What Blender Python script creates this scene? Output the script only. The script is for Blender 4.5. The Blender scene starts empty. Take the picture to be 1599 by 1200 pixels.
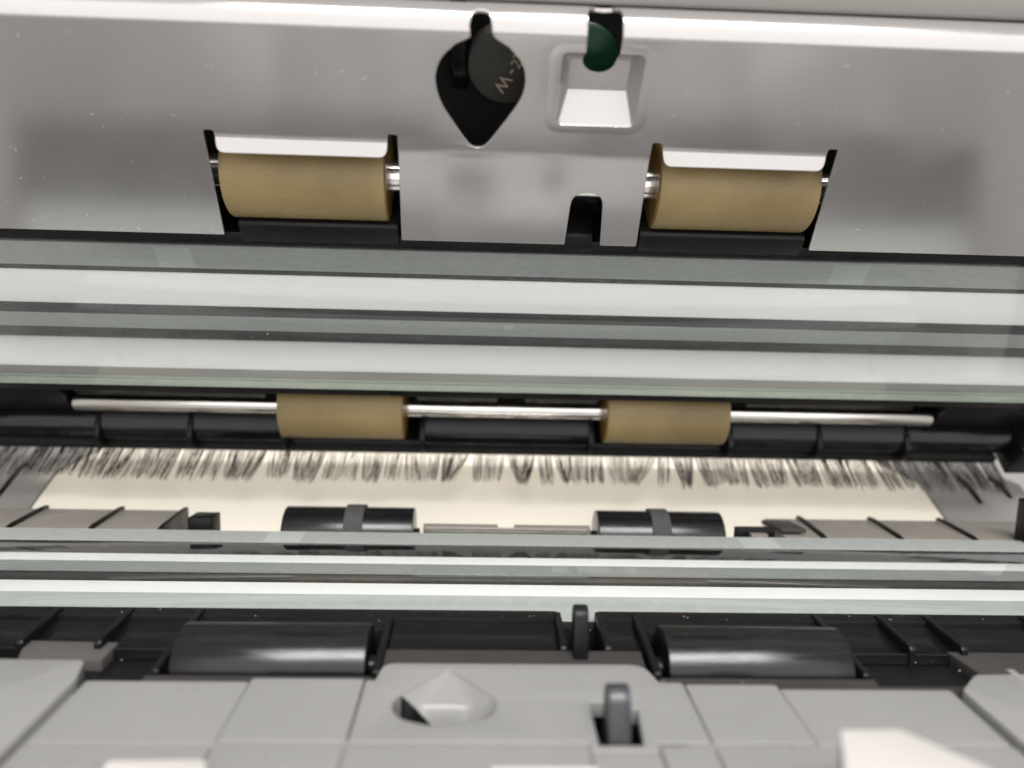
import bpy, bmesh, math, random
from mathutils import Vector, Matrix, noise
random.seed(7)
sc = bpy.context.scene
col = sc.collection
MM = 0.001
BZ = 0.060                       # height of the paper bed above the underside of the scanner

# ------------------------------------------------------------------ camera
F_PX, CX, CY = 1208.0, 799.5, 600.0           # photograph is 1599 x 1200
ax_x = Vector((31833, -648, 1208)).normalized()               # scanner width, in camera (right, up, forward)
ax_y = Vector((-42, 173, 1208)); ax_y = (ax_y - ax_x * ax_y.dot(ax_x)).normalized()   # depth
ax_z = ax_y.cross(ax_x); ax_z = -ax_z if ax_z.y < 0 else ax_z                          # up
CAM = Vector((-5.42, 0, 54))                                   # mm, above the bed plane
cam = bpy.data.cameras.new('camera'); co = bpy.data.objects.new('camera', cam); col.objects.link(co)
right = Vector((ax_x.x, ax_y.x, ax_z.x)); up = Vector((ax_x.y, ax_y.y, ax_z.y)); fwd = Vector((ax_x.z, ax_y.z, ax_z.z))
m = Matrix((right, up, -fwd)).transposed().to_4x4(); m.translation = CAM * MM + Vector((0, 0, BZ))
co.matrix_world = m
cam.sensor_width = 36; cam.lens = F_PX / 1599 * 36
cam.clip_start = 0.002; cam.clip_end = 20
cam.dof.use_dof = True; cam.dof.focus_distance = 0.137; cam.dof.aperture_fstop = 10.8
sc.camera = co

# ------------------------------------------------------------------ light
w = bpy.data.worlds.new('World'); sc.world = w; w.use_nodes = True
w.node_tree.nodes['Background'].inputs[0].default_value = (1.0, 0.965, 0.92, 1)
w.node_tree.nodes['Background'].inputs[1].default_value = 0.50
def area(name, loc, target, sx, sy, power, colr):
    l = bpy.data.lights.new(name, 'AREA'); l.shape = 'RECTANGLE'; l.size = sx; l.size_y = sy; l.energy = power; l.color = colr
    o = bpy.data.objects.new(name, l); col.objects.link(o); o.location = loc
    o.rotation_euler = (Vector(target) - Vector(loc)).to_track_quat('-Z', 'Y').to_euler()
    return o
area('front_room_fill', (0.1, -1.15, 0.40), (0, 0.1, 0.10), 2.6, 1.9, 24, (1, 0.985, 0.97))  # added fill panel for the room in front, stretched low for the plate's bend
area('ceiling_panel', (0.12, -0.80, 1.45), (0, 0.1, 0.06), 1.2, 0.6, 46, (1, 0.985, 0.97))
area('ceiling_panel', (-0.1, 1.2, 1.6), (0, 0.15, 0.06), 1.2, 0.6, 17, (1, 0.93, 0.82))
sc.view_settings.view_transform = 'Standard'; sc.view_settings.look = 'None'
sc.view_settings.exposure = 0.0; sc.view_settings.gamma = 1.0

# ------------------------------------------------------------------ photograph pixel -> place on a known plane
def ray(px, py):
    return right * (px - CX) + up * -(py - CY) + fwd * F_PX
LA = math.radians(48); LO = Vector((0, 128, 68.5))
LV = Vector((0, math.cos(LA), -math.sin(LA))); LN = Vector((0, -math.sin(LA), -math.cos(LA)))
def bed(px, py, z=0.0):
    r = ray(px, py); return CAM + r * ((z - CAM.z) / r.z)
def lid(px, py, h=0.0):
    r = ray(px, py); t = (LO - LN * h - CAM).dot(LN) / r.dot(LN); d = CAM + r * t - LO
    return d.x, d.dot(LV)

# ------------------------------------------------------------------ materials
def mat(name, base, rough=0.4, metal=0.0, var=0.08, vscale=60, bump=0.0, bscale=800, rvar=0.1, stretch=None, spec=0.5, coat=0.0, blotch=0.0):
    mt = bpy.data.materials.new(name); mt.use_nodes = True
    nt = mt.node_tree; b = nt.nodes['Principled BSDF']
    tc = nt.nodes.new('ShaderNodeTexCoord'); mp = nt.nodes.new('ShaderNodeMapping')
    if stretch: mp.inputs['Scale'].default_value = stretch
    nt.links.new(tc.outputs['Object'], mp.inputs[0])
    n = nt.nodes.new('ShaderNodeTexNoise'); n.inputs['Scale'].default_value = vscale; n.inputs['Detail'].default_value = 6
    nt.links.new(mp.outputs[0], n.inputs[0])
    mx = nt.nodes.new('ShaderNodeMix'); mx.data_type = 'RGBA'
    mx.inputs[6].default_value = (*[c * (1 - var) for c in base], 1); mx.inputs[7].default_value = (*[min(1, c * (1 + var)) for c in base], 1)
    nt.links.new(n.outputs[0], mx.inputs[0]); nt.links.new(mx.outputs[2], b.inputs['Base Color'])
    if blotch > 0:
        nb = nt.nodes.new('ShaderNodeTexNoise'); nb.inputs['Scale'].default_value = 55; nb.inputs['Detail'].default_value = 3
        nt.links.new(tc.outputs['Object'], nb.inputs[0])
        rb = nt.nodes.new('ShaderNodeMapRange'); rb.inputs[1].default_value = .35; rb.inputs[2].default_value = .65; rb.inputs[3].default_value = 1 - blotch; rb.inputs[4].default_value = 1 + blotch
        vm = nt.nodes.new('ShaderNodeVectorMath'); vm.operation = 'SCALE'
        nt.links.new(nb.outputs[0], rb.inputs[0]); nt.links.new(mx.outputs[2], vm.inputs[0]); nt.links.new(rb.outputs[0], vm.inputs['Scale']); nt.links.new(vm.outputs[0], b.inputs['Base Color'])
    n2 = nt.nodes.new('ShaderNodeTexNoise'); n2.inputs['Scale'].default_value = vscale * 2.7; n2.inputs['Detail'].default_value = 5
    nt.links.new(mp.outputs[0], n2.inputs[0])
    mr = nt.nodes.new('ShaderNodeMapRange'); mr.inputs[1].default_value = 0.3; mr.inputs[2].default_value = 0.7
    mr.inputs[3].default_value = max(0.02, rough - rvar); mr.inputs[4].default_value = min(1, rough + rvar)
    nt.links.new(n2.outputs[0], mr.inputs[0]); nt.links.new(mr.outputs[0], b.inputs['Roughness'])
    b.inputs['Metallic'].default_value = metal
    b.inputs['Specular IOR Level'].default_value = spec
    b.inputs['Coat Weight'].default_value = coat
    if bump > 0:
        n3 = nt.nodes.new('ShaderNodeTexNoise'); n3.inputs['Scale'].default_value = bscale; n3.inputs['Detail'].default_value = 4
        nt.links.new(mp.outputs[0], n3.inputs[0])
        bp = nt.nodes.new('ShaderNodeBump'); bp.inputs['Strength'].default_value = bump; bp.inputs['Distance'].default_value = 0.0001
        nt.links.new(n3.outputs[0], bp.inputs['Height']); nt.links.new(bp.outputs[0], b.inputs['Normal'])
    return mt
M = {}
M['steel'] = mat('satin_sheet_steel', (0.47, 0.452, 0.445), 0.17, 0.68, 0.03, 25, 0.03, 2500, 0.04)
M['pressed'] = mat('pressed_steel', (0.36, 0.35, 0.34), 0.27, 0.86, 0.05, 120, 0.12, 2000, 0.05)
M['polished'] = mat('polished_steel', (0.86, 0.82, 0.79), 0.18, 1.0, 0.04, 40, 0.05, 900, 0.05, (1, 30, 30))
M['rubber'] = mat('tan_roller_rubber', (0.235, 0.170, 0.074), 0.42, 0.0, 0.18, 2200, 0.9, 5000, 0.1, None, 0.5, 0.0, 0.16)
M['rubber_core'] = mat('amber_roller_edge', (0.22, 0.12, 0.03), 0.4, 0.0, 0.2, 200)
M['black'] = mat('black_plastic', (0.007, 0.0068, 0.0074), 0.36, 0.0, 0.25, 70, 0.10, 1600, 0.10, None, 0.22)
M['black_gloss'] = mat('glossy_black_plastic', (0.006, 0.006, 0.007), 0.20, 0.0, 0.2, 70, 0.05, 1200, 0.07, (1, 8, 8), 0.32)
M['roller_black'] = mat('polished_black_plastic', (0.006, 0.006, 0.007), 0.21, 0.0, 0.2, 70, 0.12, 900, 0.08, (1, 12, 12), 0.45)
M['black_matt'] = mat('matt_black_cavity', (0.006, 0.006, 0.0065), 0.75, 0.0, 0.2, 70)
M['charcoal'] = mat('charcoal_plastic', (0.040, 0.037, 0.036), 0.5, 0.0, 0.2, 120, 0.25, 1800, 0.08, None, 0.3)
M['brown_grey'] = mat('brown_grey_plastic_and_reflection', (0.20, 0.18, 0.16), 0.38, 0.0, 0.08, 90, 0.1, 1500)  # on the rear panels this brown stands in for the reflected cream tray
M['grey'] = mat('pale_grey_plastic', (0.232, 0.229, 0.224), 0.34, 0.0, 0.04, 60, 0.10, 1800, 0.08, None, 0.5, 0.0, 0.03)
M['step'] = mat('taupe_plastic', (0.075, 0.069, 0.065), 0.45, 0.0, 0.1, 90, 0.15, 1500, 0.1, None, 0.3)
M['grey_dark'] = mat('grey_plastic', (0.23, 0.22, 0.21), 0.45, 0.0, 0.05, 50, 0.1, 1500)
M['pale'] = mat('off_white_plastic', (0.50, 0.475, 0.455), 0.42, 0.0, 0.03, 40)
M['white'] = mat('white_reference_strip', (0.90, 0.90, 0.885), 0.45, 0.0, 0.015, 20)
M['cream'] = mat('cream_tray_plastic', (0.82, 0.765, 0.66), 0.5, 0.0, 0.03, 18, 0.08, 1200)
M['tape'] = mat('grey_green_tape', (0.275, 0.288, 0.28), 0.6, 0.0, 0.2, 500, 0.2, 1500, 0.1, (1, 2.2, 1))
M['tape_light'] = mat('pale_tape', (0.43, 0.455, 0.435), 0.6, 0.0, 0.06, 300)
M['pale_patch'] = mat('pale_patch_on_tape', (0.335, 0.355, 0.34), 0.6, 0.0, 0.1, 300)  # slightly paler patches on the tape strips
M['felt'] = mat('charcoal_felt_band', (0.045, 0.044, 0.045), 0.9, 0.0, 0.3, 700, 0.6, 2600, 0.05)
M['bristle'] = mat('dark_carbon_bristle', (0.018, 0.015, 0.013), 0.45, 0.0, 0.3, 300)
M['pcb'] = mat('green_circuit_board', (0.004, 0.040, 0.018), 0.35, 0.0, 0.15, 200)
M['disc'] = mat('dark_buzzer_disc', (0.030, 0.029, 0.025), 0.6, 0.0, 0.15, 300, 0.2, 2500)
M['ink'] = mat('tan_print', (0.30, 0.235, 0.165), 0.6, 0.0, 0.1, 300)
M['dust'] = mat('white_dust', (0.75, 0.73, 0.69), 0.8, 0.0, 0.1, 300)
M['lever'] = mat('slate_lever_plastic', (0.030, 0.030, 0.035), 0.33, 0.0, 0.1, 90, 0.1, 1600)
M['wall_dim'] = mat('dark_grey_casing', (0.19, 0.185, 0.18), 0.5, 0.0, 0.06, 60)
def glass_mat():
    mt = bpy.data.materials.new('scanner_glass'); mt.use_nodes = True; nt = mt.node_tree
    nt.nodes.remove(nt.nodes['Principled BSDF']); out = nt.nodes['Material Output']
    tr = nt.nodes.new('ShaderNodeBsdfTransparent'); tr.inputs[0].default_value = (0.985, 0.992, 0.988, 1)
    gl = nt.nodes.new('ShaderNodeBsdfGlossy'); gl.inputs['Roughness'].default_value = 0.015
    fr = nt.nodes.new('ShaderNodeFresnel')
    ge = nt.nodes.new('ShaderNodeNewGeometry'); io = nt.nodes.new('ShaderNodeMapRange')      # same reflectance from either side of the pane
    io.inputs[3].default_value = 1.5; io.inputs[4].default_value = 1 / 1.5
    nt.links.new(ge.outputs['Backfacing'], io.inputs[0]); nt.links.new(io.outputs[0], fr.inputs[0])
    n = nt.nodes.new('ShaderNodeTexNoise'); n.inputs['Scale'].default_value = 40
    tc = nt.nodes.new('ShaderNodeTexCoord'); nt.links.new(tc.outputs['Object'], n.inputs[0])
    mr = nt.nodes.new('ShaderNodeMapRange'); mr.inputs[3].default_value = 0.01; mr.inputs[4].default_value = 0.06
    nt.links.new(n.outputs[0], mr.inputs[0]); nt.links.new(mr.outputs[0], gl.inputs['Roughness'])
    mx = nt.nodes.new('ShaderNodeMixShader'); nt.links.new(fr.outputs[0], mx.inputs[0])
    nt.links.new(tr.outputs[0], mx.inputs[1]); nt.links.new(gl.outputs[0], mx.inputs[2]); nt.links.new(mx.outputs[0], out.inputs[0])
    return mt
M['glass'] = glass_mat()
M['glass_edge'] = mat('ground_green_glass_edge', (0.44, 0.50, 0.43), 0.35, 0.0, 0.18, 160, 0.3, 700, 0.1, (1, 6, 6))

# ------------------------------------------------------------------ helpers (all lengths in mm)
def link(name, me, material, parent=None, smooth=30):
    if material: me.materials.append(M[material])
    if smooth:
        me.shade_smooth() if hasattr(me, 'shade_smooth') else None
        for p in me.polygons: p.use_smooth = True
        me.set_sharp_from_angle(angle=math.radians(smooth))
    o = bpy.data.objects.new(name, me); col.objects.link(o)
    if parent: o.parent = parent
    return o
def finish(name, bm, material, parent=None, bevel=0.0, seg=2, smooth=30):
    bmesh.ops.recalc_face_normals(bm, faces=bm.faces)
    if bevel > 0:
        es = [e for e in bm.edges if len(e.link_faces) == 2 and e.calc_face_angle(0) > math.radians(25)]
        bmesh.ops.bevel(bm, geom=es, offset=bevel, segments=seg, profile=0.5, affect='EDGES', clamp_overlap=True)
    bmesh.ops.scale(bm, vec=(MM, MM, MM), verts=bm.verts)
    me = bpy.data.meshes.new(name); bm.to_mesh(me); bm.free()
    return link(name, me, material, parent, smooth)
def box(name, x0, x1, y0, y1, z0, z1, material, parent, bevel=0.15, seg=2):
    bm = bmesh.new(); bmesh.ops.create_cube(bm, size=1)
    for v in bm.verts:
        v.co = Vector((x0 if v.co.x < 0 else x1, y0 if v.co.y < 0 else y1, z0 if v.co.z < 0 else z1))
    return finish(name, bm, material, parent, bevel, seg)
def prism(name, prof, x0, x1, material, parent, bevel=0.15, x0b=None, x1b=None, seg=2):
    """profile in (y, z) extruded along x"""
    bm = bmesh.new()
    a = [bm.verts.new((x0, y, z)) for y, z in prof]; b = [bm.verts.new((x1, y, z)) for y, z in prof]
    n = len(prof)
    bm.faces.new(a); bm.faces.new(b[::-1])
    for i in range(n):
        bm.faces.new((a[i], b[i], b[(i + 1) % n], a[(i + 1) % n]))
    return finish(name, bm, material, parent, bevel, seg)
def slab(name, pts, z0, z1, material, parent, bevel=0.2, seg=2):
    """outline in (x, y) extruded along z"""
    bm = bmesh.new()
    a = [bm.verts.new((x, y, z0)) for x, y in pts]; b = [bm.verts.new((x, y, z1)) for x, y in pts]; n = len(pts)
    bm.faces.new(a); bm.faces.new(b[::-1])
    for i in range(n):
        bm.faces.new((a[i], b[i], b[(i + 1) % n], a[(i + 1) % n]))
    return finish(name, bm, material, parent, bevel, seg)
def fillet(pts, rad, n=5):
    out = []; N = len(pts)
    for i, p in enumerate(pts):
        r = rad[i] if isinstance(rad, (list, tuple)) else rad
        if r <= 0: out.append(tuple(p)); continue
        p = Vector(p); a = Vector(pts[i - 1]); b = Vector(pts[(i + 1) % N])
        d1 = (a - p); d2 = (b - p); l = min(r, d1.length * .48, d2.length * .48)
        A = p + d1.normalized() * l; B = p + d2.normalized() * l
        for k in range(n + 1):
            t = k / n; q = A * (1 - t) ** 2 + p * 2 * t * (1 - t) + B * t * t; out.append((q.x, q.y))
    return out
def sheet(outer, holes, thick, bevel=0.12):
    """flat sheet with holes: returns a mesh in mm, z from 0 to thick"""
    cu = bpy.data.curves.new('sheet', 'CURVE'); cu.dimensions = '2D'; cu.fill_mode = 'BOTH'
    cu.extrude = thick / 2 - bevel; cu.bevel_depth = bevel; cu.bevel_resolution = 2; cu.offset = -bevel
    for loop in [outer] + holes:
        s = cu.splines.new('POLY'); s.points.add(len(loop) - 1); s.use_cyclic_u = True
        for i, (x, y) in enumerate(loop): s.points[i].co = (x, y, 0, 1)
    ob = bpy.data.objects.new('sheet', cu); col.objects.link(ob)
    bpy.context.view_layer.update()
    me = bpy.data.meshes.new_from_object(ob.evaluated_get(bpy.context.evaluated_depsgraph_get()))
    bpy.data.objects.remove(ob); bpy.data.curves.remove(cu)
    bm = bmesh.new(); bm.from_mesh(me); bpy.data.meshes.remove(me)
    bmesh.ops.remove_doubles(bm, verts=bm.verts, dist=0.002)
    bmesh.ops.translate(bm, verts=bm.verts, vec=(0, 0, thick / 2))
    return bm
def cyl(name, r, x0, x1, cy, cz, material, parent, seg=64, bevel=0.3, rings=None):
    """cylinder along x; rings = list of (x, radius) overrides the plain profile"""
    prof = rings or [(x0, 0), (x0, r - bevel), (x0 + bevel * .3, r - bevel * .3), (x0 + bevel, r), (x1 - bevel, r), (x1 - bevel * .3, r - bevel * .3), (x1, r - bevel), (x1, 0)]
    bm = bmesh.new(); loops = []
    for x, rr in prof:
        if rr <= 0: loops.append([bm.verts.new((x, cy, cz))]); continue
        loops.append([bm.verts.new((x, cy + rr * math.cos(2 * math.pi * i / seg), cz + rr * math.sin(2 * math.pi * i / seg))) for i in range(seg)])
    for a, b in zip(loops, loops[1:]):
        for i in range(seg):
            j = (i + 1) % seg
            f = [a[i % len(a)], a[j % len(a)], b[j % len(b)], b[i % len(b)]]
            f = list(dict.fromkeys(f))
            if len(f) > 2: bm.faces.new(f)
    return finish(name, bm, material, parent, 0)
def thing(name, label, cat, loc=(0, 0, 0), rot=(0, 0, 0), group=None):
    o = bpy.data.objects.new(name, None); col.objects.link(o); o.empty_display_size = 0.02
    o.location = loc; o.rotation_euler = rot; o['label'] = label; o['category'] = cat
    if group: o['group'] = group
    return o
LLOC = (LO.x * MM, LO.y * MM, LO.z * MM + BZ); LROT = (-LA, 0, 0)      # lid frame: x = width, y = along the lid, z = into the lid

# ================================================================== LID
lidt = thing('scanning_unit', 'raised scanner lid with steel guide plate, glass strips and black ribbed panels on its underside', 'scanner lid', LLOC, LROT)
# --- steel guide plate
RB, V0 = 3.0, -24.0
tear = [(-8.03, -23.68), (-8.21, -25.18), (-7.88, -26.66), (-7.4, -27.2), (-6.68, -27.47), (-5.95, -27.25), (-5.45, -26.75), (-5.16, -25.29), (-5.04, -24.06), (-4.5, -23.45),
        (-2.69, -22.34), (-1.08, -20.55), (-0.42, -19.2), (-0.22, -18.0), (-0.2, -16.9), (-0.37, -15.72), (-0.75, -14.6), (-1.39, -13.34), (-3.19, -10.42), (-5.06, -7.62), (-5.83, -6.69), (-6.4, -6.4),
        (-7.02, -6.31), (-7.6, -6.42), (-8.2, -6.83), (-9.28, -8.35), (-11.35, -11.72), (-12.1, -13.1), (-12.52, -14.16), (-12.9, -15.5), (-13.08, -16.94), (-13.0, -18.1), (-12.73, -19.17), (-12.3, -20.2), (-11.6, -21.18),
        (-10.06, -22.61), (-8.73, -23.2)]
OPEN = (4.85, 16.6, -21.95, -10.75)      # pocket opening u0 u1 v0 v1
SL, SR = 8.05, 12.95
slot_hole = [(SL, -21.95), (SL, -24.1), (8.02, -27.6), (8.4, -29.2), (9.3, -30.9), (10.5, -31.3), (11.7, -30.9), (12.5, -29.2), (12.85, -27.6), (SR, -24.3), (SR, -21.95)]
pocket_hole = slot_hole + fillet([(16.6, -21.95), (16.6, -10.75), (4.85, -10.75), (4.85, -21.95)], 0.8, 4)
STOP = -31.6
def corner(p, r): return (p, r)
out_pts = [((-118, STOP), 0), ((118, STOP), 0), ((118, 12.3), 0.5), ((51.4, 12.3), 0.3), ((49.35, -7.2), 0), ((49.25, -8.0), 0.4), ((47.75, -8.0), 0.4), ((47.6, -4.35), 1.4),
           ((22.2, -4.35), 1.4), ((21.6, -8.1), 0.4), ((20.05, -8.1), 0.4), ((20.3, 10.6), 0.3), ((14.1, 10.6), 0.2), ((13.5, 0.9), 2.3), ((8.5, 0.9), 2.3), ((8.0, 10.6), 0.2),
           ((-19.6, 10.6), 0.3), ((-19.2, -8.1), 0.4), ((-20.7, -8.1), 0.4), ((-20.9, -4.35), 1.4), ((-46.9, -4.35), 1.4), ((-46.95, -7.9), 0.4), ((-48.45, -7.9), 0.4), ((-48.6, -7.2), 0), ((-50.05, 12.3), 0.3), ((-118, 12.3), 0.5)]
outer = fillet([p for p, r in out_pts], [r for p, r in out_pts], 5)
bm = sheet(outer, [tear, pocket_hole], 0.6, 0.12)
def cut(v):
    bmesh.ops.bisect_plane(bm, geom=bm.verts[:] + bm.edges[:] + bm.faces[:], dist=1e-5, plane_co=(0, v, 0), plane_no=(0, 1, 0))
for k in range(5): cut(V0 - 0.12 * k)
for k in range(24): cut(V0 - 0.48 - 0.29 * k)
def fold(d, t):                       # a crease of 24 degrees, then a rounded edge
    v = h = th = 0.0; n = max(1, int(d / 0.03)); e = d / n
    for i in range(n):
        x = (i + .5) * e; k = 0.42 / 0.48 if x < 0.48 else 1 / 3.6
        th += k * e / 2; v -= e * math.cos(th); h += e * math.sin(th); th += k * e / 2
    return v + t * math.sin(th), h + t * math.cos(th)
for k in range(12): cut(-7.1 + 0.34 * k)
for k in range(6): cut(-3.0 + 2.8 * k)
for v in bm.verts:
    u, s, t = v.co
    if s < V0:
        dv, dh = fold(V0 - s, t); v.co = Vector((u, V0 + dv, dh))
    elif s > -7.1 and s < -2.9 and (-47.3 < u < -20.75 or 21.65 < u < 47.8):
        d = s + 7.1; e = 0.5; f = d * d / (2 * e) if d < e else d - e / 2
        v.co = Vector((u, -7.1 + d * 0.5 + f * 0.38 if d > e else s, t - f * 0.52))
    elif s > -6.0 and -19.8 < u < 20.5:
        d = s + 6.0; d = d * d / 3.2 if d < 1.6 else d - 0.8
        v.co.z -= d * 0.14
plate = finish('guide_plate', bm, 'steel', lidt, 0, smooth=35)
wn = plate.modifiers.new('even_shading', 'WEIGHTED_NORMAL'); wn.mode = 'FACE_AREA'; wn.weight = 100; wn.keep_sharp = True
# --- pressed pocket round the slot
def rrect(u0, u1, v0, v1, r, n=4):
    """points anticlockwise, with fixed points where the slot crosses the top side"""
    P = []
    def arc(cx, cy, a0):
        for k in range(n + 1):
            a = a0 + math.pi / 2 * k / n; P.append((cx + r * math.cos(a), cy + r * math.sin(a)))
    P.append((SL, v0)); P.append((SR, v0))
    arc(u1 - r, v0 + r, -math.pi / 2); arc(u1 - r, v1 - r, 0); arc(u0 + r, v1 - r, math.pi / 2); arc(u0 + r, v0 + r, math.pi)
    return P
loops = [(rrect(3.0, 18.3, -23.3, -9.4, 2.4), -0.005), (rrect(3.5, 17.8, -22.9, -9.8, 2.0), -0.035), (rrect(4.2, 17.2, -22.4, -10.3, 1.4), -0.05), (rrect(4.8, 16.7, -22.0, -10.7, 0.9), -0.05),
         (rrect(5.0, 16.4, -21.8, -10.95, 0.6), 0.35), (rrect(6.1, 15.3, -19.9, -14.7, 0.5), 2.55), (rrect(6.3, 15.1, -19.7, -15.0, 0.4), 2.75)]
bm = bmesh.new(); LV_ = [[bm.verts.new((x, y, z)) for x, y in P] for P, z in loops]
for a, b in zip(LV_, LV_[1:]):
    n = len(a)
    for i in range(1, n):
        bm.faces.new((a[i], a[(i + 1) % n], b[(i + 1) % n], b[i]))
fl = LV_[-1]                                   # floor with the round end of the slot cut out of it
arc_pts = [(10.5 + 2.45 * math.cos(a), -19.7 + 1.9 * math.sin(a)) for a in [math.pi * k / 12 for k in range(13)]]
av = [bm.verts.new((x, y, 2.75)) for x, y in arc_pts]
ring = fl[1:] + [fl[0]]
bmesh.ops.contextual_create(bm, geom=ring + av) if False else bm.faces.new(ring + av[::-1])
bmesh.ops.triangulate(bm, faces=[f for f in bm.faces if len(f.verts) > 8])
bmesh.ops.solidify(bm, geom=bm.faces[:], thickness=0.001)
pocket = finish('pocket', bm, 'steel', plate, 0, smooth=28)
# dust on the plate
def dust(name, n, place, parent, smin=0.05, smax=0.16, fib=0.25):
    bm = bmesh.new()
    for _ in range(n):
        p, nrm, tx = place()
        ty = nrm.cross(tx)
        a = random.uniform(0, 6.28); d = tx * math.cos(a) + ty * math.sin(a); e = nrm.cross(d)
        if random.random() < fib:
            L = random.uniform(0.3, 0.9); k = random.uniform(-1.2, 1.2); prev = None; r = 0.022
            for i in range(6):
                t = i / 5 - .5; q = p + d * (t * L) + e * (k * t * t * L) + nrm * 0.05
                ringv = [bm.verts.new(q + e * r * math.cos(c) + nrm * r * math.sin(c)) for c in (0.5, 2.6, 4.7)]
                if prev:
                    for j in range(3): bm.faces.new((prev[j], prev[(j + 1) % 3], ringv[(j + 1) % 3], ringv[j]))
                prev = ringv
        else:
            s = random.uniform(smin, smax) * (2.0 if random.random() < .06 else 1)
            q = p + nrm * s * .3
            res = bmesh.ops.create_icosphere(bm, subdivisions=1, radius=s * .5, matrix=Matrix.Translation(q))
            for v in res['verts']: v.co = q + (v.co - q) * random.uniform(.6, 1.3)
    o = finish(name, bm, 'dust', parent, 0, smooth=0); o['kind'] = 'stuff'
    return o
def on_plate():
    while True:
        u = random.uniform(-85, 85); v = random.uniform(-23, 12)
        if 49 > abs(u) > 20 and v > -9: continue
        if -14 < u < 19 and v < -5: continue
        if abs(u) < 20.5 and v > -6: continue
        return Vector((u, v, -0.02)), Vector((0, 0, -1)), Vector((1, 0, 0))
dust('dust', 150, on_plate, plate, 0.04, 0.11, 0.1)
# --- lid body
box('back_wall', -130, 130, -23, 62, 14, 16, 'black_matt', lidt, 0)
box('side_wall', -130, -120, -24, 62, -0.5, 13.9, 'wall_dim', lidt, 0.4)
box('side_wall', 120, 130, -24, 62, -0.5, 13.9, 'wall_dim', lidt, 0.4)
prism('top_casing', fillet([(-23.8, 10), (-23.8, 13.5), (-30, 15.5), (-70, 15.5), (-70, 10)], [1.2, 0.5, 0, 0, 0], 5), -130, 130, 'pale', lidt, 0)
#box('front_rail', -119.5, 119.5, -26.6, -25.3, 5.5, 9.5, 'black', lidt, 0.3)
# black rail below the plate and the blocks below the feed rollers
prism('frame_rail', [(13.0, 13.5), (13.0, 2.2), (12.6, 1.2), (14.7, 0.5), (14.75, 13.5)], -119.5, 119.5, 'black', lidt, 0.12)
for a, b in ((-47.4, -20.4), (21.2, 50.2)):
    prism('roller_block', [(9.8, 12.5), (9.8, 0.9), (10.3, 0.4), (13.6, 0.15), (14.2, 0.7), (14.2, 1.0), (12.9, 1.6), (12.9, 12.5)], a, b, 'black', lidt, 0.25)
prism('sensor_block', [(11.0, 12), (11.0, 1.3), (11.6, 0.9), (14.2, 0.4), (14.4, 0.9), (12.9, 1.5), (12.9, 12)], 7.9, 13.2, 'black', lidt, 0.15)
prism('sensor_block', [(6.0, 12), (6.0, 7), (10.9, 7), (10.9, 12)], 6.9, 14.2, 'black_gloss', lidt, 0.2)
# buzzer disc and bracket behind the drop-shaped hole
dc = (-2.7, -16.0, 6.6)
bm = bmesh.new(); bmesh.ops.create_cone(bm, cap_ends=True, segments=72, radius1=5.9, radius2=5.9, depth=3.0, matrix=Matrix.Translation((dc[0], dc[1], dc[2] + 1.5)))
disc = finish('round_component', bm, 'disc', lidt, 0.25); disc['label'] = 'dark round component with tan printed characters'
def text(s, size, u0, v0, phi, h, parent, name='printed_character'):
    cu = bpy.data.curves.new('t', 'FONT'); cu.body = s; cu.size = size; cu.align_x = 'CENTER'; cu.align_y = 'CENTER'; cu.extrude = 0.02; cu.offset = 0.03
    ob = bpy.data.objects.new('t', cu); col.objects.link(ob); bpy.context.view_layer.update()
    me = bpy.data.meshes.new_from_object(ob.evaluated_get(bpy.context.evaluated_depsgraph_get())); bpy.data.objects.remove(ob); bpy.data.curves.remove(cu)
    c, sn = math.cos(phi), math.sin(phi)
    for v in me.vertices:
        x, y, z = v.co; U = x * c - y * sn; W = x * sn + y * c
        v.co = Vector((u0 + U, v0 - W, h - z)) * MM
    bm = bmesh.new(); bm.from_mesh(me); bmesh.ops.recalc_face_normals(bm, faces=bm.faces); bm.to_mesh(me); bm.free()
    return link(name, me, 'ink', parent, 0)
for ch, px, py, sz, ang in (('W', 784, 131, 2.7, 239), ('-', 797, 111, 3.0, 57), ('2', 807, 101, 2.3, 57), ('-', 801, 88, 2.2, 65)):
    u, v = lid(px, py, 6.55); text(ch, sz, u, v, math.radians(ang), 6.57, disc)
prism('bracket', fillet([(-27, 7), (-20, 7.6), (-14, 8.6), (-9, 12), (-9, 13.5), (-27, 13.5)], [0, 2, 2, 1, 0, 0], 4), -11.2, -8.7, 'black', lidt, 0.4)
bm = bmesh.new(); bmesh.ops.create_cone(bm, cap_ends=True, segments=72, radius1=5.2, radius2=5.2, depth=1.2, matrix=Matrix.Translation((8.6, -17.6, 7.2)))
pcb = finish('circuit_board', bm, 'pcb', lidt, 0.15); pcb['label'] = 'dark green round circuit board'
# --- scanning window: glass, tapes, white strips
GV0, GV1 = 14.85, 53.3
pane = box('glass_pane', -119.4, 119.4, GV0, GV1, 0.0, 1.8, 'glass', lidt, 0.08)
def LVY(y, h): return lid(800, y, h)[1]
T1, T2, T3 = (LVY(397, 1.84), LVY(432, 1.84)), (LVY(506, 1.84), LVY(526, 1.84)), (LVY(598, 1.84), GV1 - .7)
for a, b in (T1, T2, T3):
    box('tape_strip', -119.3, 119.3, a, b, 1.84, 2.2, 'tape', lidt, 0.0)
    box('window_bar', -119.4, 119.4, a + .03, b - .03, 2.23, 9.0, 'black', lidt, 0.08)
box('glass_edge', -119.3, 119.3, GV1 + .03, GV1 + .25, 0.1, 1.75, 'glass_edge', lidt, 0.0)
box('glass_edge', -119.3, 119.3, GV1 - .66, GV1 - .05, 1.84, 2.2, 'glass_edge', lidt, 0.0)
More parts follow.
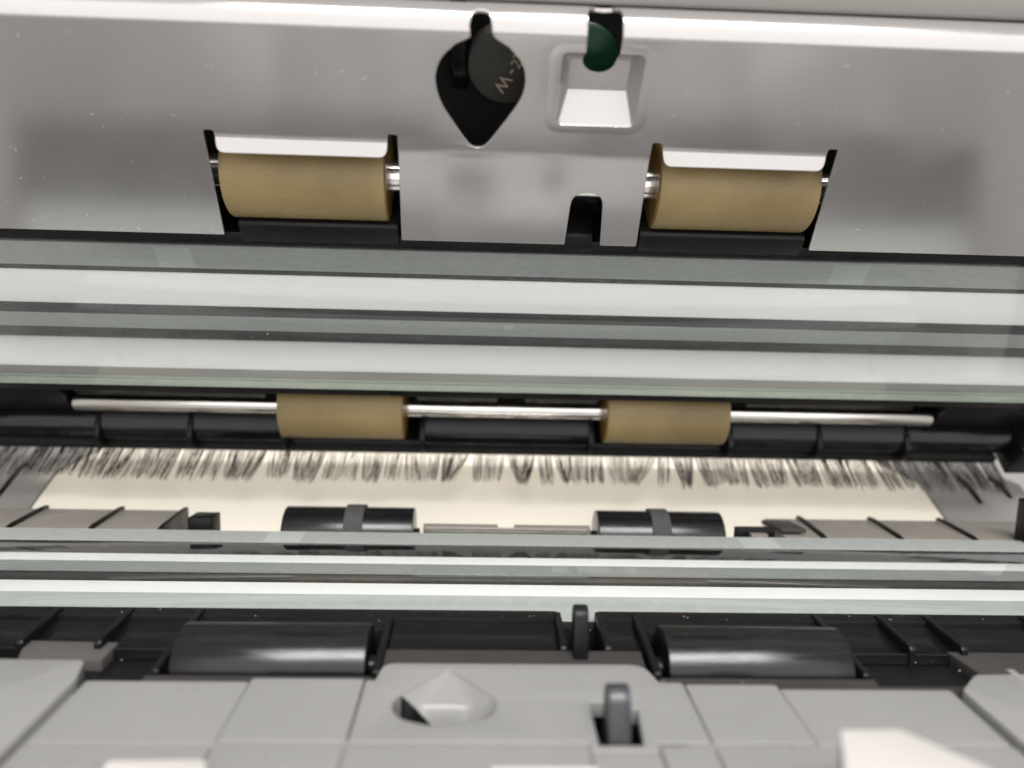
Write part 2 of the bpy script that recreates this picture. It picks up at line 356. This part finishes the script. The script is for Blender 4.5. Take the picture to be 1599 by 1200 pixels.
for u0, u1 in ((-64.2, -57.8), (58.4, 65.2)):
    box('pale_patch', u0, u1, T1[0] + .5, T1[1] - .15, 1.805, 1.832, 'pale_patch', lidt, 0.0)
box('pale_patch', -1.4, 0.4, T2[0] + .3, T2[0] + 1.8, 1.805, 1.832, 'pale_patch', lidt, 0.0)
box('pale_patch', -0.9, 1.0, T3[0] + .3, T3[0] + 1.6, 1.805, 1.832, 'pale_patch', lidt, 0.0)
w0, w1 = LVY(440, 3.4), LVY(490, 3.2)
prism('white_strip', [(w0, 3.5), (w0 + .15, 3.35), (w1 - .1, 3.2), (w1, 3.3), (w1, 8), (w0, 8)], -119.2, 119.2, 'white', lidt, 0.05)
prism('black_ledge', [(T1[1] + .02, 2.4), (w0 - .05, 3.5), (w0 - .05, 8), (T1[1] + .02, 8)], -119.2, 119.2, 'black_matt', lidt, 0.05)
prism('black_ledge', [(w1 + .04, 3.2), (w1 + .35, 2.75), (w1 + .9, 2.65), (T2[0] - .02, 2.0), (T2[0] - .02, 8), (w1 + .04, 8)], -119.2, 119.2, 'black_matt', lidt, 0.05)
w0, w1 = LVY(541, 7.5), LVY(587, 2.9)
prism('white_strip', [(w0 + (w1 - .2 - w0) * k / 14, 2.9 + 4.6 * (1 - k / 14) ** 1.7) for k in range(15)] + [(w1, 3.1), (w1, 9.5), (w0, 9.5)], -119.2, 119.2, 'white', lidt, 0.0)
prism('black_ledge', [(T2[1] + .02, 2.4), (w0 - .06, 7.4), (w0 - .06, 8), (T2[1] + .02, 8)], -119.2, 119.2, 'black_matt', lidt, 0.05)
prism('grey_ledge', [(w1 + .04, 2.9), (T3[0] - .02, 2.0), (T3[0] - .02, 8), (w1 + .04, 8)], -119.2, 119.2, 'grey_dark', lidt, 0.05)
def on_glass():
    return Vector((random.uniform(-100, 100), random.uniform(GV0 + .5, GV1 - .5), -0.01)), Vector((0, 0, -1)), Vector((1, 0, 0))
dust('dust', 60, on_glass, pane, 0.04, 0.12, 0.12)
# --- rear of the lid: cavity, flags, guide panels and ribs
prism('rear_body', [(53.6, 13.5), (53.6, 2.6), (54.0, 2.0), (57.4, 1.6), (57.8, 2.2), (57.8, 12.6), (84, 12.6), (84, 13.9), (53.6, 13.9)], -145, 145, 'black', lidt, 0.1)
for a, b in ((-94, -53), (-20, -2), (4, 20.5), (54, 92)):
    prism('flag_strip', [(57.9, 2.2), (60.2, 2.6), (60.6, 3.4), (59.4, 4.6), (57.9, 4.6)], a, b, 'black_gloss', lidt, 0.25)
for a, b in ((-145, -98.8), (101.6, 145)):
    prism('shaft_bearing', [(58.0, 12), (58.0, 4.2), (60.5, 3.8), (66, 4.6), (72, 6.2), (72, 12)], a, b, 'black', lidt, 0.2)
RIBS = [-93.4, -72.5, -51.2, -19.2, 20.3, 53.4, 74.8, 96.0]
edges_u = [-145] + RIBS + [122.0]
for i in range(len(edges_u) - 1):
    a = edges_u[i] + (0.62 if i else 0); b = edges_u[i + 1] - (0.62 if i < len(edges_u) - 2 else 0)
    if i in (3, 5):
        prof = [(75.6, 12), (75.6, 2.9), (76.4, 2.3), (77.2, 3.0), (77.2, 12)]
    elif i in (0, len(edges_u) - 2):
        prof = fillet([(70.2, 12), (70.2, 4.6), (72.0, 1.7), (76.6, 2.6), (77.2, 12)], [0, 0.8, 1.6, 0.8, 0], 5)
    else:
        prof = fillet([(69.8, 12), (69.8, 5.2), (71.4, 2.0), (74.2, 0.9), (76.6, 2.6), (77.2, 12)], [0, 0.8, 0.9, 0.7, 0.8, 0], 4)
    prism('guide_panel', prof, a, b, 'black_gloss', lidt, 0.0)
for u in RIBS:
    prism('rib', fillet([(70.2, 12), (70.2, 3), (72.0, -0.2), (75.2, -0.7), (77.4, 0.8), (77.6, 12)], [0, 1, 1, 1, 1, 0], 3), u - 0.6, u + 0.6, 'black', lidt, 0.12)
box('end_post', 122.3, 145, 70, 79, -1.5, 12, 'black', lidt, 0.3)

# ================================================================== feed roller shafts
fr = thing('feed_roller_shaft', 'steel shaft with two wide tan rubber rollers in cut-outs of the steel plate', 'roller', LLOC, LROT)
FV, FH, FR_ = 4.0, 6.5, 7.5
def hub(x0, x1, cy, cz, parent):
    P = [(x0, 0)]; x = x0
    P = [(x0, 0), (x0, 2.9), (x1, 2.9), (x1, 0)]
    return cyl('shaft', 2.9, 0, 0, cy, cz, 'polished', parent, rings=P)
hub(-58, 58, FV, FH, fr)
def roller_pair(spans, cy_, cz_, r0, parent):
    for a, b in spans:
        r = cyl('roller', FR_, a, b, cy_, cz_, 'rubber', parent, 96, 0.35)
        for x, s in ((a, -1), (b, 1)):
            x0, x1 = (x - .12, x + .05) if s < 0 else (x - .05, x + .12)
            cyl('end_face', 1, 0, 0, cy_, cz_, 'rubber_core', r, 64, rings=[(x0, 0), (x0, FR_ - .9), (x1, FR_ - .7), (x1, 0)] if s < 0 else [(x0, 0), (x0, FR_ - .7), (x1, FR_ - .9), (x1, 0)])
roller_pair(((-48.2, -21.9), (22.9, 49.5)), FV, FH, 2.9, fr)
er = thing('exit_roller_shaft', 'long polished steel shaft with two tan rubber rollers above the bristle brush', 'roller', LLOC, LROT)
EV, EH = 67.4, 6.5
cyl('shaft', 2.35, -98.1, 100.9, EV, EH, 'polished', er, 64, 0.3)
roller_pair(((-51.0, -23.2), (23.0, 51.0)), EV, EH, 2.35, er)

# ================================================================== antistatic brush
br = thing('antistatic_brush', 'row of dark thin bristles hanging under the black ribbed panels of the lid', 'brush', LLOC, LROT)
box('brush_strip', -135, 121, 77.3, 79.2, 1.6, 12.4, 'black_matt', br, 0.2)
bm = bmesh.new()
u = -134.0; left = 0
while u < 120.5:
    if left <= 0:
        left = random.randint(3, 14); mess = 1.0 if -22 < u < 48 else 0.3
        clump = u + 0.62 * left * random.uniform(0.1, 0.9) + random.gauss(0, 1.2 * mess); pull = random.uniform(0.0, 0.75 if mess == 1 else 0.4); lean = random.gauss(0, .7 * mess) + u * 0.012
        clen = random.uniform(8.3, 9.4)
    left -= 1
    thick = random.choice((0.7, 1.0, 1.0, 1.3))
    for k in range(random.choice((4, 5, 6, 7))):
        ru = u + random.gauss(0, .06); rv = 77.9 + random.uniform(-.4, .4)
        tu = ru * (1 - pull) + clump * pull + lean + random.gauss(0, .2 if random.random() < .85 else .9); Lh = clen + random.uniform(-1.3, .4); tv = rv + random.gauss(0.1, .45)
        prev = None; bend = random.gauss(0, .3)
        for i in range(5):
            t = i / 4; c = Vector((ru + (tu - ru) * t ** 1.35 + bend * t * (1 - t), rv + (tv - rv) * t * t, 1.8 - Lh * t)); r = 0.074 * thick * (1 - .42 * t)
            ringv = [bm.verts.new(c + Vector((r * math.cos(q), r * math.sin(q), 0))) for q in (0.3, 2.4, 4.5)]
            if prev:
                for j in range(3): bm.faces.new((prev[j], prev[(j + 1) % 3], ringv[(j + 1) % 3], ringv[j]))
            prev = ringv
    u += random.uniform(0.68, 0.78)
bo = finish('bristles', bm, 'bristle', br, 0, smooth=0); bo['kind'] = 'stuff'

# ================================================================== BASE
bt = thing('scanner_chassis', 'black scanner bed with glass strips and a pale grey plastic paper guide in front', 'scanner base', (0, 0, BZ))
box('lower_casing', -132, 132, 20, 176, -60, -14, 'wall_dim', bt, 1.0)
for s in (-1, 1):
    box('side_casing', min(s * 121, s * 132), max(s * 121, s * 132), 20, 172, -13.9, -1, 'wall_dim', bt, 0.5)
# glass
GY0, GY1 = 119.8, 155.5
box('glass_pane', -119.4, 119.4, GY0, GY1, -1.8, 0.0, 'glass', bt, 0.08)
def BY(py, z): return bed(800, py, z).y
S3, S2, S1 = (GY0 + .1, BY(931, -1.84)), (BY(896, -1.84), BY(883, -1.84)), (BY(852, -2.4), GY1 - .2)
for (a, b), mt_ in ((S3, 'tape_light'), (S2, 'tape'), (S1, 'tape')):
    box('tape_strip', -119.3, 119.3, a, b, -2.3, -1.84, mt_, bt, 0)
    box('window_bar', -119.4, 119.4, a + .03, b - .03, -13.5, -2.34, 'black', bt, 0.1)
y0, y1 = S3[1] + .02, BY(913, -2.7)
prism('white_strip', [(y0, -13), (y0, -2.8), (y0 + .2, -2.7), (y1 - .2, -2.7), (y1, -2.9), (y1, -13)], -119.2, 119.2, 'white', bt, 0.03)
prism('black_ledge', [(y1 + .05, -13), (y1 + .05, -3.3), (y1 + 2.2, -3.1), (y1 + 2.5, -2.7), (S2[0] - .05, -2.4), (S2[0] - .05, -13)], -119.2, 119.2, 'charcoal', bt, 0.08)
y0, y1 = S2[1] + .02, BY(871, -2.6)
prism('white_strip', [(y0, -13), (y0, -2.7), (y0 + .2, -2.6), (y1 - .2, -2.6), (y1, -2.8), (y1, -13)], -119.2, 119.2, 'white', bt, 0.03)
prism('black_ledge', [(y1 + .05, -13), (y1 + .05, -3.3), (S1[0] - .05, -2.4), (S1[0] - .05, -13)], -119.2, 119.2, 'charcoal', bt, 0.1)
LB0, LB1 = y1 + .6, S1[0] - .2
TOPT = (BY(852, 0.1), GY1 - .05)
box('tape_strip', -119.3, 119.3, TOPT[0], TOPT[1], 0.02, 0.1, 'tape', bt, 0)
box('glass_edge', -119.3, 119.3, GY1 + .03, GY1 + .2, -1.8, 0.08, 'glass_edge', bt, 0)
for x0, x1 in ((-48.4, -41.2), (48.6, 56.2)):
    box('pale_patch', x0, x1, TOPT[0] + .2, TOPT[1] - .1, 0.11, 0.14, 'pale_patch', bt, 0)
    box('ledge_block', x0 + .3, x1 - .3, LB0, LB1, -2.9, -1.9, 'black', bt, 0.05)
for x0, x1 in ((-93, -81), (-8, -6.9), (4.5, 5.4), (83, 95)):
    box('ledge_block', x0, x1, LB0, LB1, -2.9, -1.9, 'black', bt, 0.05)
for x0, x1 in ((8.5, 11.5), (13.5, 19.5), (22.4, 25)):
    box('pale_patch', x0, x1, S2[0] + .8, S2[1] - .5, -1.832, -1.805, 'pale_patch', bt, 0)
# front black guide: ribs and hollow panels
FR = [-98, -84.5, -71.5, -60.4, -49.3, -19.3, 7.4, 14.0, 19.9, 49.6, 60.2, 68.2, 84.5, 98]
prism('guide_ledge', [(116.9, -13), (116.9, -0.5), (119.6, -0.3), (119.6, -13)], -119, 8.0 - .6, 'black', bt, 0.15)
prism('guide_ledge', [(116.9, -13), (116.9, -0.5), (119.6, -0.3), (119.6, -13)], 13.4 + .6, 119, 'black', bt, 0.15)
prism('guide_ledge', [(117.6, -13), (117.6, -2.4), (119.6, -2.2), (119.6, -13)], 8.0 - .55, 13.4 + .55, 'black', bt, 0.1)
ev = [-119] + FR + [119]
for i in range(len(ev) - 1):
    a = ev[i] + 0.56; b = ev[i + 1] - 0.56
    if i in (5, 9):       # roller cells: a short scratched panel behind the roller and a trough
        prism('guide_panel', [(113.0, -3), (113.2, -0.6), (116.8, -0.55), (116.8, -12), (113.0, -12)], a, b, 'black', bt, 0.18)
        prism('trough', [(98.2, -13.8), (116, -13.8), (116, -11), (98.2, -11)], a, b, 'black_matt', bt, 0.0)
    elif i == 7:
        prism('trough', [(101.6, -13.8), (116, -13.8), (116, -8), (101.6, -8)], a, b, 'black_matt', bt, 0.0)
        prism('guide_panel', [(106.2, -7), (106.2, -1.2), (107.2, -1.6), (107.2, -7)], a, b, 'black_gloss', bt, 0.1)
    else:
        prism('guide_panel', fillet([(116.85, -12), (116.85, -1.0), (113.5, -1.7), (108.5, -1.8), (107.8, -1.2), (107.3, -12)], [0, .6, 3, 2, .5, 0], 5), a, b, 'black_gloss', bt, 0.0)
for x in FR:
    y0 = 107.0 if abs(x) < 19 else (100.2 if abs(x) < 55 else 107.4)
    prism('rib', fillet([(118.7, -12), (118.7, 0.05), (108, 0.0), (y0, -0.5), (y0, -12)], [0, .5, 0.5, .6, 0], 3), x - .5, x + .5, 'black', bt, 0.12)
# charcoal front lip of the bed
prism('front_lip', fillet([(107.2, -12), (107.2, -0.8), (96.0, -2.0), (96.0, -12)], [0, .3, .3, 0], 2), -18.7, 18.7, 'charcoal', bt, 0)
prism('front_lip', fillet([(99.9, -12), (99.9, -1.0), (93.0, -1.4), (93.0, -12)], [0, .3, .3, 0], 2), -50.2, -19.75, 'charcoal', bt, 0)
prism('front_lip', fillet([(99.9, -12), (99.9, -1.0), (93.0, -1.4), (93.0, -12)], [0, .3, .3, 0], 2), 19.95, 50.2, 'charcoal', bt, 0)
for s, x1 in ((-1, 58.0), (1, 66)):
    prism('front_lip', fillet([(98.6, -12), (98.6, -1.3), (93.0, -1.5), (93.0, -12)], [0, .3, .3, 0], 2), min(s * 50.3, s * x1), max(s * 50.3, s * x1), 'charcoal', bt, 0)
    SP = [(40, 1000), (186, 1003), (158, 1031), (28, 1027)] if s < 0 else [(1478, 1018), (1680, 1021), (1700, 1056), (1527, 1050)]
    slab('raised_step', fillet([tuple(bed(px_, py_, -1.3))[:2] for px_, py_ in SP], .2, 2), -4.0, -1.3, 'step' if s < 0 else 'charcoal', bt, 0.15)
    box('deep_tray', min(s * 50.3, s * 119), max(s * 50.3, s * 119), 96.0, 107.2, -13, -3.0, 'black', bt, 0.1)
# pale grey paper guide, panel by panel
def cover(pts, z1, holes=(), r=0.4, mat_='grey', th=2.2):
    bm = sheet(pts, list(holes), th, 0.14); bmesh.ops.translate(bm, verts=bm.verts, vec=(0, 0, z1 - th))
    return bm
YF = 83.3
ctear = fillet([(-9.4, 100.3), (-16.3, 92.2), (-15.4, 88.2), (-9.4, 85.9), (-3.4, 88.2), (-2.5, 92.2)], [.8, 3, 3, 4, 3, 3], 6)
lev_hole = fillet([(9.0, 92.0), (12.4, 92.0), (12.4, 90.4), (15.0, 90.4), (14.2, 82.7), (9.0, 82.7)], .15, 2)
cpanel = fillet([(-20.15, YF), (-20.15, 97.0), (-18.9, 97.0), (-18.3, 101.6), (17.9, 101.6), (19.2, 96.8), (22.0, 96.8), (22.35, 96.3), (22.35, YF), (15.9, YF), (15.9, 81.6), (7.9, 81.6), (7.9, YF)], [.3, .3, .9, 1.8, 2.2, .6, .3, 0, .3, 0, .3, .3, 0], 6)
bm = cover(cpanel, 1.0, [ctear, lev_hole])
bmesh.ops.translate(bm, verts=bm.verts, vec=(0, 0, -1.0)); centre = finish('cover_panel', bm, 'grey', bt, 0, smooth=40)
# drop-shaped hollow below the opening: a ramp from the point, then a rounded edge and a steep drop, open at the near left
def inside(x, y, poly):
    c = False; j = len(poly) - 1
    for i in range(len(poly)):
        (x1, y1), (x2, y2) = poly[i], poly[j]
        if (y1 > y) != (y2 > y) and x < (x2 - x1) * (y - y1) / (y2 - y1) + x1: c = not c
        j = i
    return c
def dist(x, y, poly):
    p = Vector((x, y)); best = 1e9
    for i in range(len(poly)):
        a = Vector(poly[i - 1]); b = Vector(poly[i]); ab = b - a; L2 = ab.length_squared
        t = max(0, min(1, (p - a).dot(ab) / L2)) if L2 else 0
        best = min(best, (a + ab * t - p).length)
    return best
bm = bmesh.new(); NX, NY = 120, 124; vg = {}
def well(x, y): return math.sqrt(((x + 14.0) / 6.3) ** 2 + ((y - 89.1) / 4.5) ** 2)
for i in range(NX + 1):
    for j in range(NY + 1):
        x = -17.4 + 16 * i / NX; y = 85.0 + 16.2 * j / NY
        q = well(x, y)
        if 0.955 < q < 1.045: x = -14.0 + (x + 14.0) / q; y = 89.1 + (y - 89.1) / q      # grid follows the rim of the well
        d = dist(x, y, ctear) * (1 if inside(x, y, ctear) else -1)
        if d < -0.9: continue
        ye = 94.4 - 0.012 * (x + 9.4) ** 2
        dep = max(0, 100.2 - y) * 0.30
        if y < ye: dep = (100.2 - ye) * 0.30 + 0.30 * (ye - y) + 1.5 * max(0, (ye - y)) ** 1.6
        lim = max(0, d) * 1.3
        k = 1.0; hh = max(0, min(1, 0.5 + 0.5 * (lim - dep) / k)); dd = lim * (1 - hh) + dep * hh - k * hh * (1 - hh)
        dd = max(0, min(dd, 6))
        q = well(x, y)
        if d > 0.1 and q < 0.999: dd += (7.6 - dd) * min(1, (1.0 - q) / 0.05)
        vg[i, j] = bm.verts.new((x, y, -0.14 - dd - (0.25 if d < 0 else 0)))
for i in range(NX):
    for j in range(NY):
        q = [(i, j), (i + 1, j), (i + 1, j + 1), (i, j + 1)]
        if all(p in vg for p in q):
            f = bm.faces.new([vg[p] for p in q]); c = f.calc_center_median()
            if well(c.x, c.y) < 0.999 and dist(c.x, c.y, ctear) > 0.12: f.material_index = 1
dish = finish('dish', bm, 'grey', centre, 0, smooth=60)
dish.data.materials.append(M['black'])
def ring_mesh(name, r0, r1, cx_, cy_, z, th, material, parent):
    bm = bmesh.new(); S = 64; P = []
    for (r, zz) in ((r0, z - th), (r0, z), (r1, z), (r1, z - th)):
        P.append([bm.verts.new((cx_ + r * math.cos(6.28318 * i / S), cy_ + r * math.sin(6.28318 * i / S), zz)) for i in range(S)])
    for a, b in zip(P, P[1:] + P[:1]):
        for i in range(S): bm.faces.new((a[i], a[(i + 1) % S], b[(i + 1) % S], b[i]))
    return finish(name, bm, material, parent, 0.1)
ring_mesh('well_ring', 3.5, 6.2, -13.2, 93.0, -5.0, 1.0, 'black', centre)
ring_mesh('well_disc', 1.6, 3.45, -13.2, 93.0, -4.9, 1.0, 'grey', centre)
gaps = [(-56.6, -35.4, 96.8, -0.2), (-35.2, -20.4, 97.3, 0.02), (22.6, 35.0, 96.4, -0.02), (35.2, 58.6, 95.6, -0.2)]
for x0, x1, yr, z in gaps:
    bm = cover(fillet([(x0, YF), (x0, yr), (x1, yr), (x1, YF)], [.3, .5, .5, .3], 4), z)
    finish('cover_panel', bm, 'grey', bt, 0, smooth=40)
for pts in ([(-98, 58), (-98, 100.6), (-58.3, 100.0), (-56.9, 95), (-56.9, 58)], [(58.9, 58), (58.9, 93.5), (63.2, 97.6), (98, 98.6), (98, 58)]):
    bm = cover(fillet(pts, [0, .6, .8, 0.4, 0] if pts[0][0] < 0 else [0, .4, .8, .6, 0], 4), 1.0, th=2.6)
    finish('cover_panel', bm, 'grey', bt, 0, smooth=40)
for x in (-71.8, 69.0):
    prism('cover_groove', [(99, 0.8), (99, 1.03), (60, 1.03), (60, 0.8)], x - .5, x + .5, 'grey_dark', bt, 0.0)
# ridge across the guide and the lower shelf in front of it
box('groove_floor', -57, -20.6, 60, 94, -3.4, -0.45, 'grey', bt, 0)
box('groove_floor', 19.5, 58.8, 60, 94, -3.4, -0.45, 'grey', bt, 0)
box('groove_floor', -20.55, 8.3, 60, 84.5, -3.4, -0.45, 'grey', bt, 0)
for x0, x1 in ((-56.6, -35.45), (-35.15, -20.45), (-20.2, 7.7), (7.9, 15.9), (16.1, 22.4), (22.6, 58.6)):
    bm = cover(fillet([(x0, 60), (x0, 82.5 if x0 != 7.9 else 81.45), (x1, 82.5 if x0 != 7.9 else 81.45), (x1, 60)], [0, .4, .4, 0], 3), -0.05, th=0.6)
    finish('shelf_panel', bm, 'grey', bt, 0, smooth=40)
box('front_casing', -98, 98, 20, 59.5, -13.9, -0.5, 'grey', bt, 0.6)
for i, x in enumerate((-50, -46, -43, -40, -38)):
    slab('small_ridge', [(x, 79.8), (x + .5, 79.8), (x - 1.6, 77.2), (x - 2.1, 77.2)], -0.2, 0.2, 'grey', bt, 0.1)
lab = slab('paper_label', [(-3.6, 78.6), (8.2, 78.6), (8.2, 66), (-3.6, 66)], 0.02, 0.08, 'pale', bt, 0)
lab['label'] = 'small off-white paper label'
for i in range(7):
    x = 1.5 + i * 0.75; slab('label_mark', [(x, 76.6 - .25 * abs(i - 3)), (x + .35, 76.8 - .25 * abs(i - 3)), (x - .6, 74.0), (x - 1.0, 74.0)], 0.09, 0.11, 'grey_dark', bt, 0)
# black casing at both ends of the guide
for s in (-1, 1):
    box('end_casing', min(s * 98.5, s * 120.8), max(s * 98.5, s * 120.8), 40, 101, -13.5, 1.5, 'wall_dim', bt, 0.5)
# rear of the bed: panels and ribs behind the glass
for a, b in ((-119, -102.7), (-101.7, -86.1), (-85.1, -72.0), (60.0, 67.8), (68.8, 84.6), (85.6, 101.0), (102.0, 119)):
    prism('rear_panel', [(156.3, -12), (156.3, -0.6), (157, -0.3), (169.6, -0.2), (170.2, -1), (170.2, -12)], a, b, 'brown_grey', bt, 0.1)  # reflection of the cream tray is put into the panel colour
for x in (-102.2, -85.6, -71.5, 68.3, 85.1, 101.5):
    prism('rib', [(156.35, -12), (156.35, 0.05), (158, 0.35), (168.5, 0.4), (171.0, 0.2), (171.0, -12)], x - .5, x + .5, 'black', bt, 0.2)
prism('rear_floor', [(156.3, -12), (156.3, -4), (170, -6), (170, -12)], -70.9, 59.7, 'black', bt, 0.1)
slab('small_block', [(-66.5, 158.0), (-61.5, 158.0), (-61.0, 162.5), (-66.0, 162.5)], -5, 1.9, 'black', bt, 0.3)
prism('steel_strip', [(157.2, -3), (157.2, 0.15), (157.5, 0.3), (159.4, 0.25), (159.4, -3)], -17.0, 17.3, 'polished', bt, 0.05)
box('steel_cap', -17.5, -1.5, 160.2, 162.0, -3, 0.15, 'brown_grey', bt, 0.2)
box('steel_cap', 2.0, 18.5, 160.2, 162.0, -3, 0.15, 'brown_grey', bt, 0.2)
box('latch_frame', 49.8, 58.5, 159.0, 160.4, -4, 1.0, 'black', bt, 0.2)
slab('latch_plate', [(57.2, 164.4), (63.5, 164.0), (65, 158.2), (59.5, 158.2)], 0.3, 1.2, 'charcoal', bt, 0.2)
box('latch_pad', 52.6, 56.2, 157.0, 158.6, -3, 0.2, 'brown_grey', bt, 0.1)
box('corner_post', 110.6, 114, 152, 158, -6, 9.0, 'black', bt, 0.3)
def on_bed():
    while True:
        x = random.uniform(-75, 80); y = random.uniform(98, 119)
        if 20 < abs(x) < 49 and 99 < y < 113: continue
        if -18.5 < x < 18.5 and y < 102: continue
        if x > 50 and y < 103 or x < -50 and y < 104: continue
        z = -0.25 if y > 117 else (-1.6 - 0.9 * math.sin((y - 102) / 15 * 3.14))
        if 20 < abs(x) < 49 and y > 113: z = -0.5
        return Vector((x, y, z)), Vector((0, 0, 1)), Vector((1, 0, 0))
dust('dust', 150, on_bed, bt, 0.05, 0.17, 0.22)

# ================================================================== idler rollers of the bed
def idler(name, label, x0, x1, y, zc, r, group=None, band=None):
    t = thing(name, label, 'roller', (0, 0, BZ), (0, 0, 0), group)
    cyl('barrel', r, x0, x1, y, zc, 'roller_black', t, 96, 0.25)
    cyl('axle', 1.6, x0 - 1.1, x1 + 1.1, y, zc, 'black', t, 32, 0.2)
    if band:
        cyl('felt_band', r + .55, band[0], band[1], y, zc, 'felt', t, 96, 0.12)
    return t
idler('idler_roller', 'glossy black idler roller beside the pale grey dish with the drop-shaped hollow', -47.6, -20.9, 106.2, -3.0, 6.0)
idler('idler_roller', 'glossy black idler roller beside the upright slate lever, smudged along its front', 21.6, 48.2, 106.2, -3.0, 6.0)
idler('idler_roller', 'banded black idler roller behind the bed glass, next to a small black block', -47.2, -19.6, 163.0, -3.0, 6.0, None, (-34.2, -30.2))
idler('idler_roller', 'banded black idler roller behind the bed glass, next to the black latch frame', 20.0, 47.4, 163.0, -3.0, 6.0, None, (31.6, 35.6))

# ================================================================== sensor levers
t = thing('sensor_lever', 'thin black sensor lever standing in a slot of the black ribbed bed', 'lever', (0, 0, BZ))
prism('blade', fillet([(104.4, -7.8), (105.0, 2), (106.0, 5.6), (107.6, 6.3), (108.6, 5.5), (108.8, -7.8)], [0, 2, 1.2, .6, .6, 0], 4), 8.5, 10.7, 'black', t, 0.3)
t = thing('sensor_lever', 'upright slate-coloured sensor lever rising from a square hole in the pale grey guide', 'lever', (0, 0, BZ))
prism('blade', fillet([(81.8, -10), (83.2, 0), (84.6, 4.6), (86.0, 5.6), (88.0, 5.0), (88.6, 1), (87.2, -10)], [0, 3, 1.2, .5, 1, 2, 0], 4), 10.2, 12.9, 'lever', t, 0.25)
box('pivot', 9.4, 13.2, 88.7, 91.5, -13.0, -4.0, 'black', t, 0.2)

# ================================================================== sliding guide in the foreground
t = thing('side_guide', 'off-white sliding paper side guide with a sloping end on the pale grey guide', 'paper guide', (0, 0, BZ))
P = [bed(1312, 1140, 9), bed(1405, 1139, 9), bed(1545, 1200, 9), bed(1640, 1290, 9), bed(1330, 1290, 9)]
slab('guide_block', fillet([(p.x, p.y) for p in P], 0.5, 3), 0.0, 9, 'pale', t, 0.5, 3)
t = thing('side_guide', 'low off-white paper guide tip lying on the pale grey guide', 'paper guide', (0, 0, BZ))
P = [bed(165, 1188, 3), bed(320, 1186, 3), bed(330, 1300, 3), bed(140, 1300, 3)]
slab('guide_block', fillet([(p.x, p.y) for p in P], 0.5, 3), 0.0, 3, 'pale', t, 0.4, 3)

# ================================================================== output tray behind
t = thing('output_tray', 'cream output tray with grey side flanks seen beyond the bristles', 'tray', (0, 0, BZ))
prism('tray_floor', [(171.8, -5.6), (190, 3.0), (290, 4.0), (290, 1.5), (190, 0.5), (171.8, -8.5)], -109.8, 107.8, 'cream', t, 0.25)
box('seam', -1.0, -0.75, 191, 280, 3.05, 3.2, 'cream', t, 0)
prism('tray_flank', [(171.8, -5.2), (190, 3.4), (290, 4.6), (290, 1.5), (190, 0.5), (171.8, -8.5)], -160, -110.1, 'grey_dark', t, 0.25)
prism('tray_flank', [(171.8, -5.2), (190, 3.4), (216, 4.0), (216, 1.5), (190, 0.5), (171.8, -8.5)], 108.1, 134, 'grey_dark', t, 0.25)
prism('flank_rib', [(177, -2.6), (190, 4.0), (193, 4.2), (193, 3), (190, 2.6), (177, -4.0)], -119.6, -118.4, 'black', t, 0.2)
prism('flank_rib', [(183, 0.4), (190, 4.0), (193, 4.2), (193, 3), (190, 2.6), (183, -1)], 119.0, 120.4, 'black', t, 0.2)
prism('flank_rib', [(185, 1.4), (190, 4.0), (194, 4.2), (194, 3), (190, 2.6), (185, 0)], 128.0, 129.2, 'black', t, 0.2)
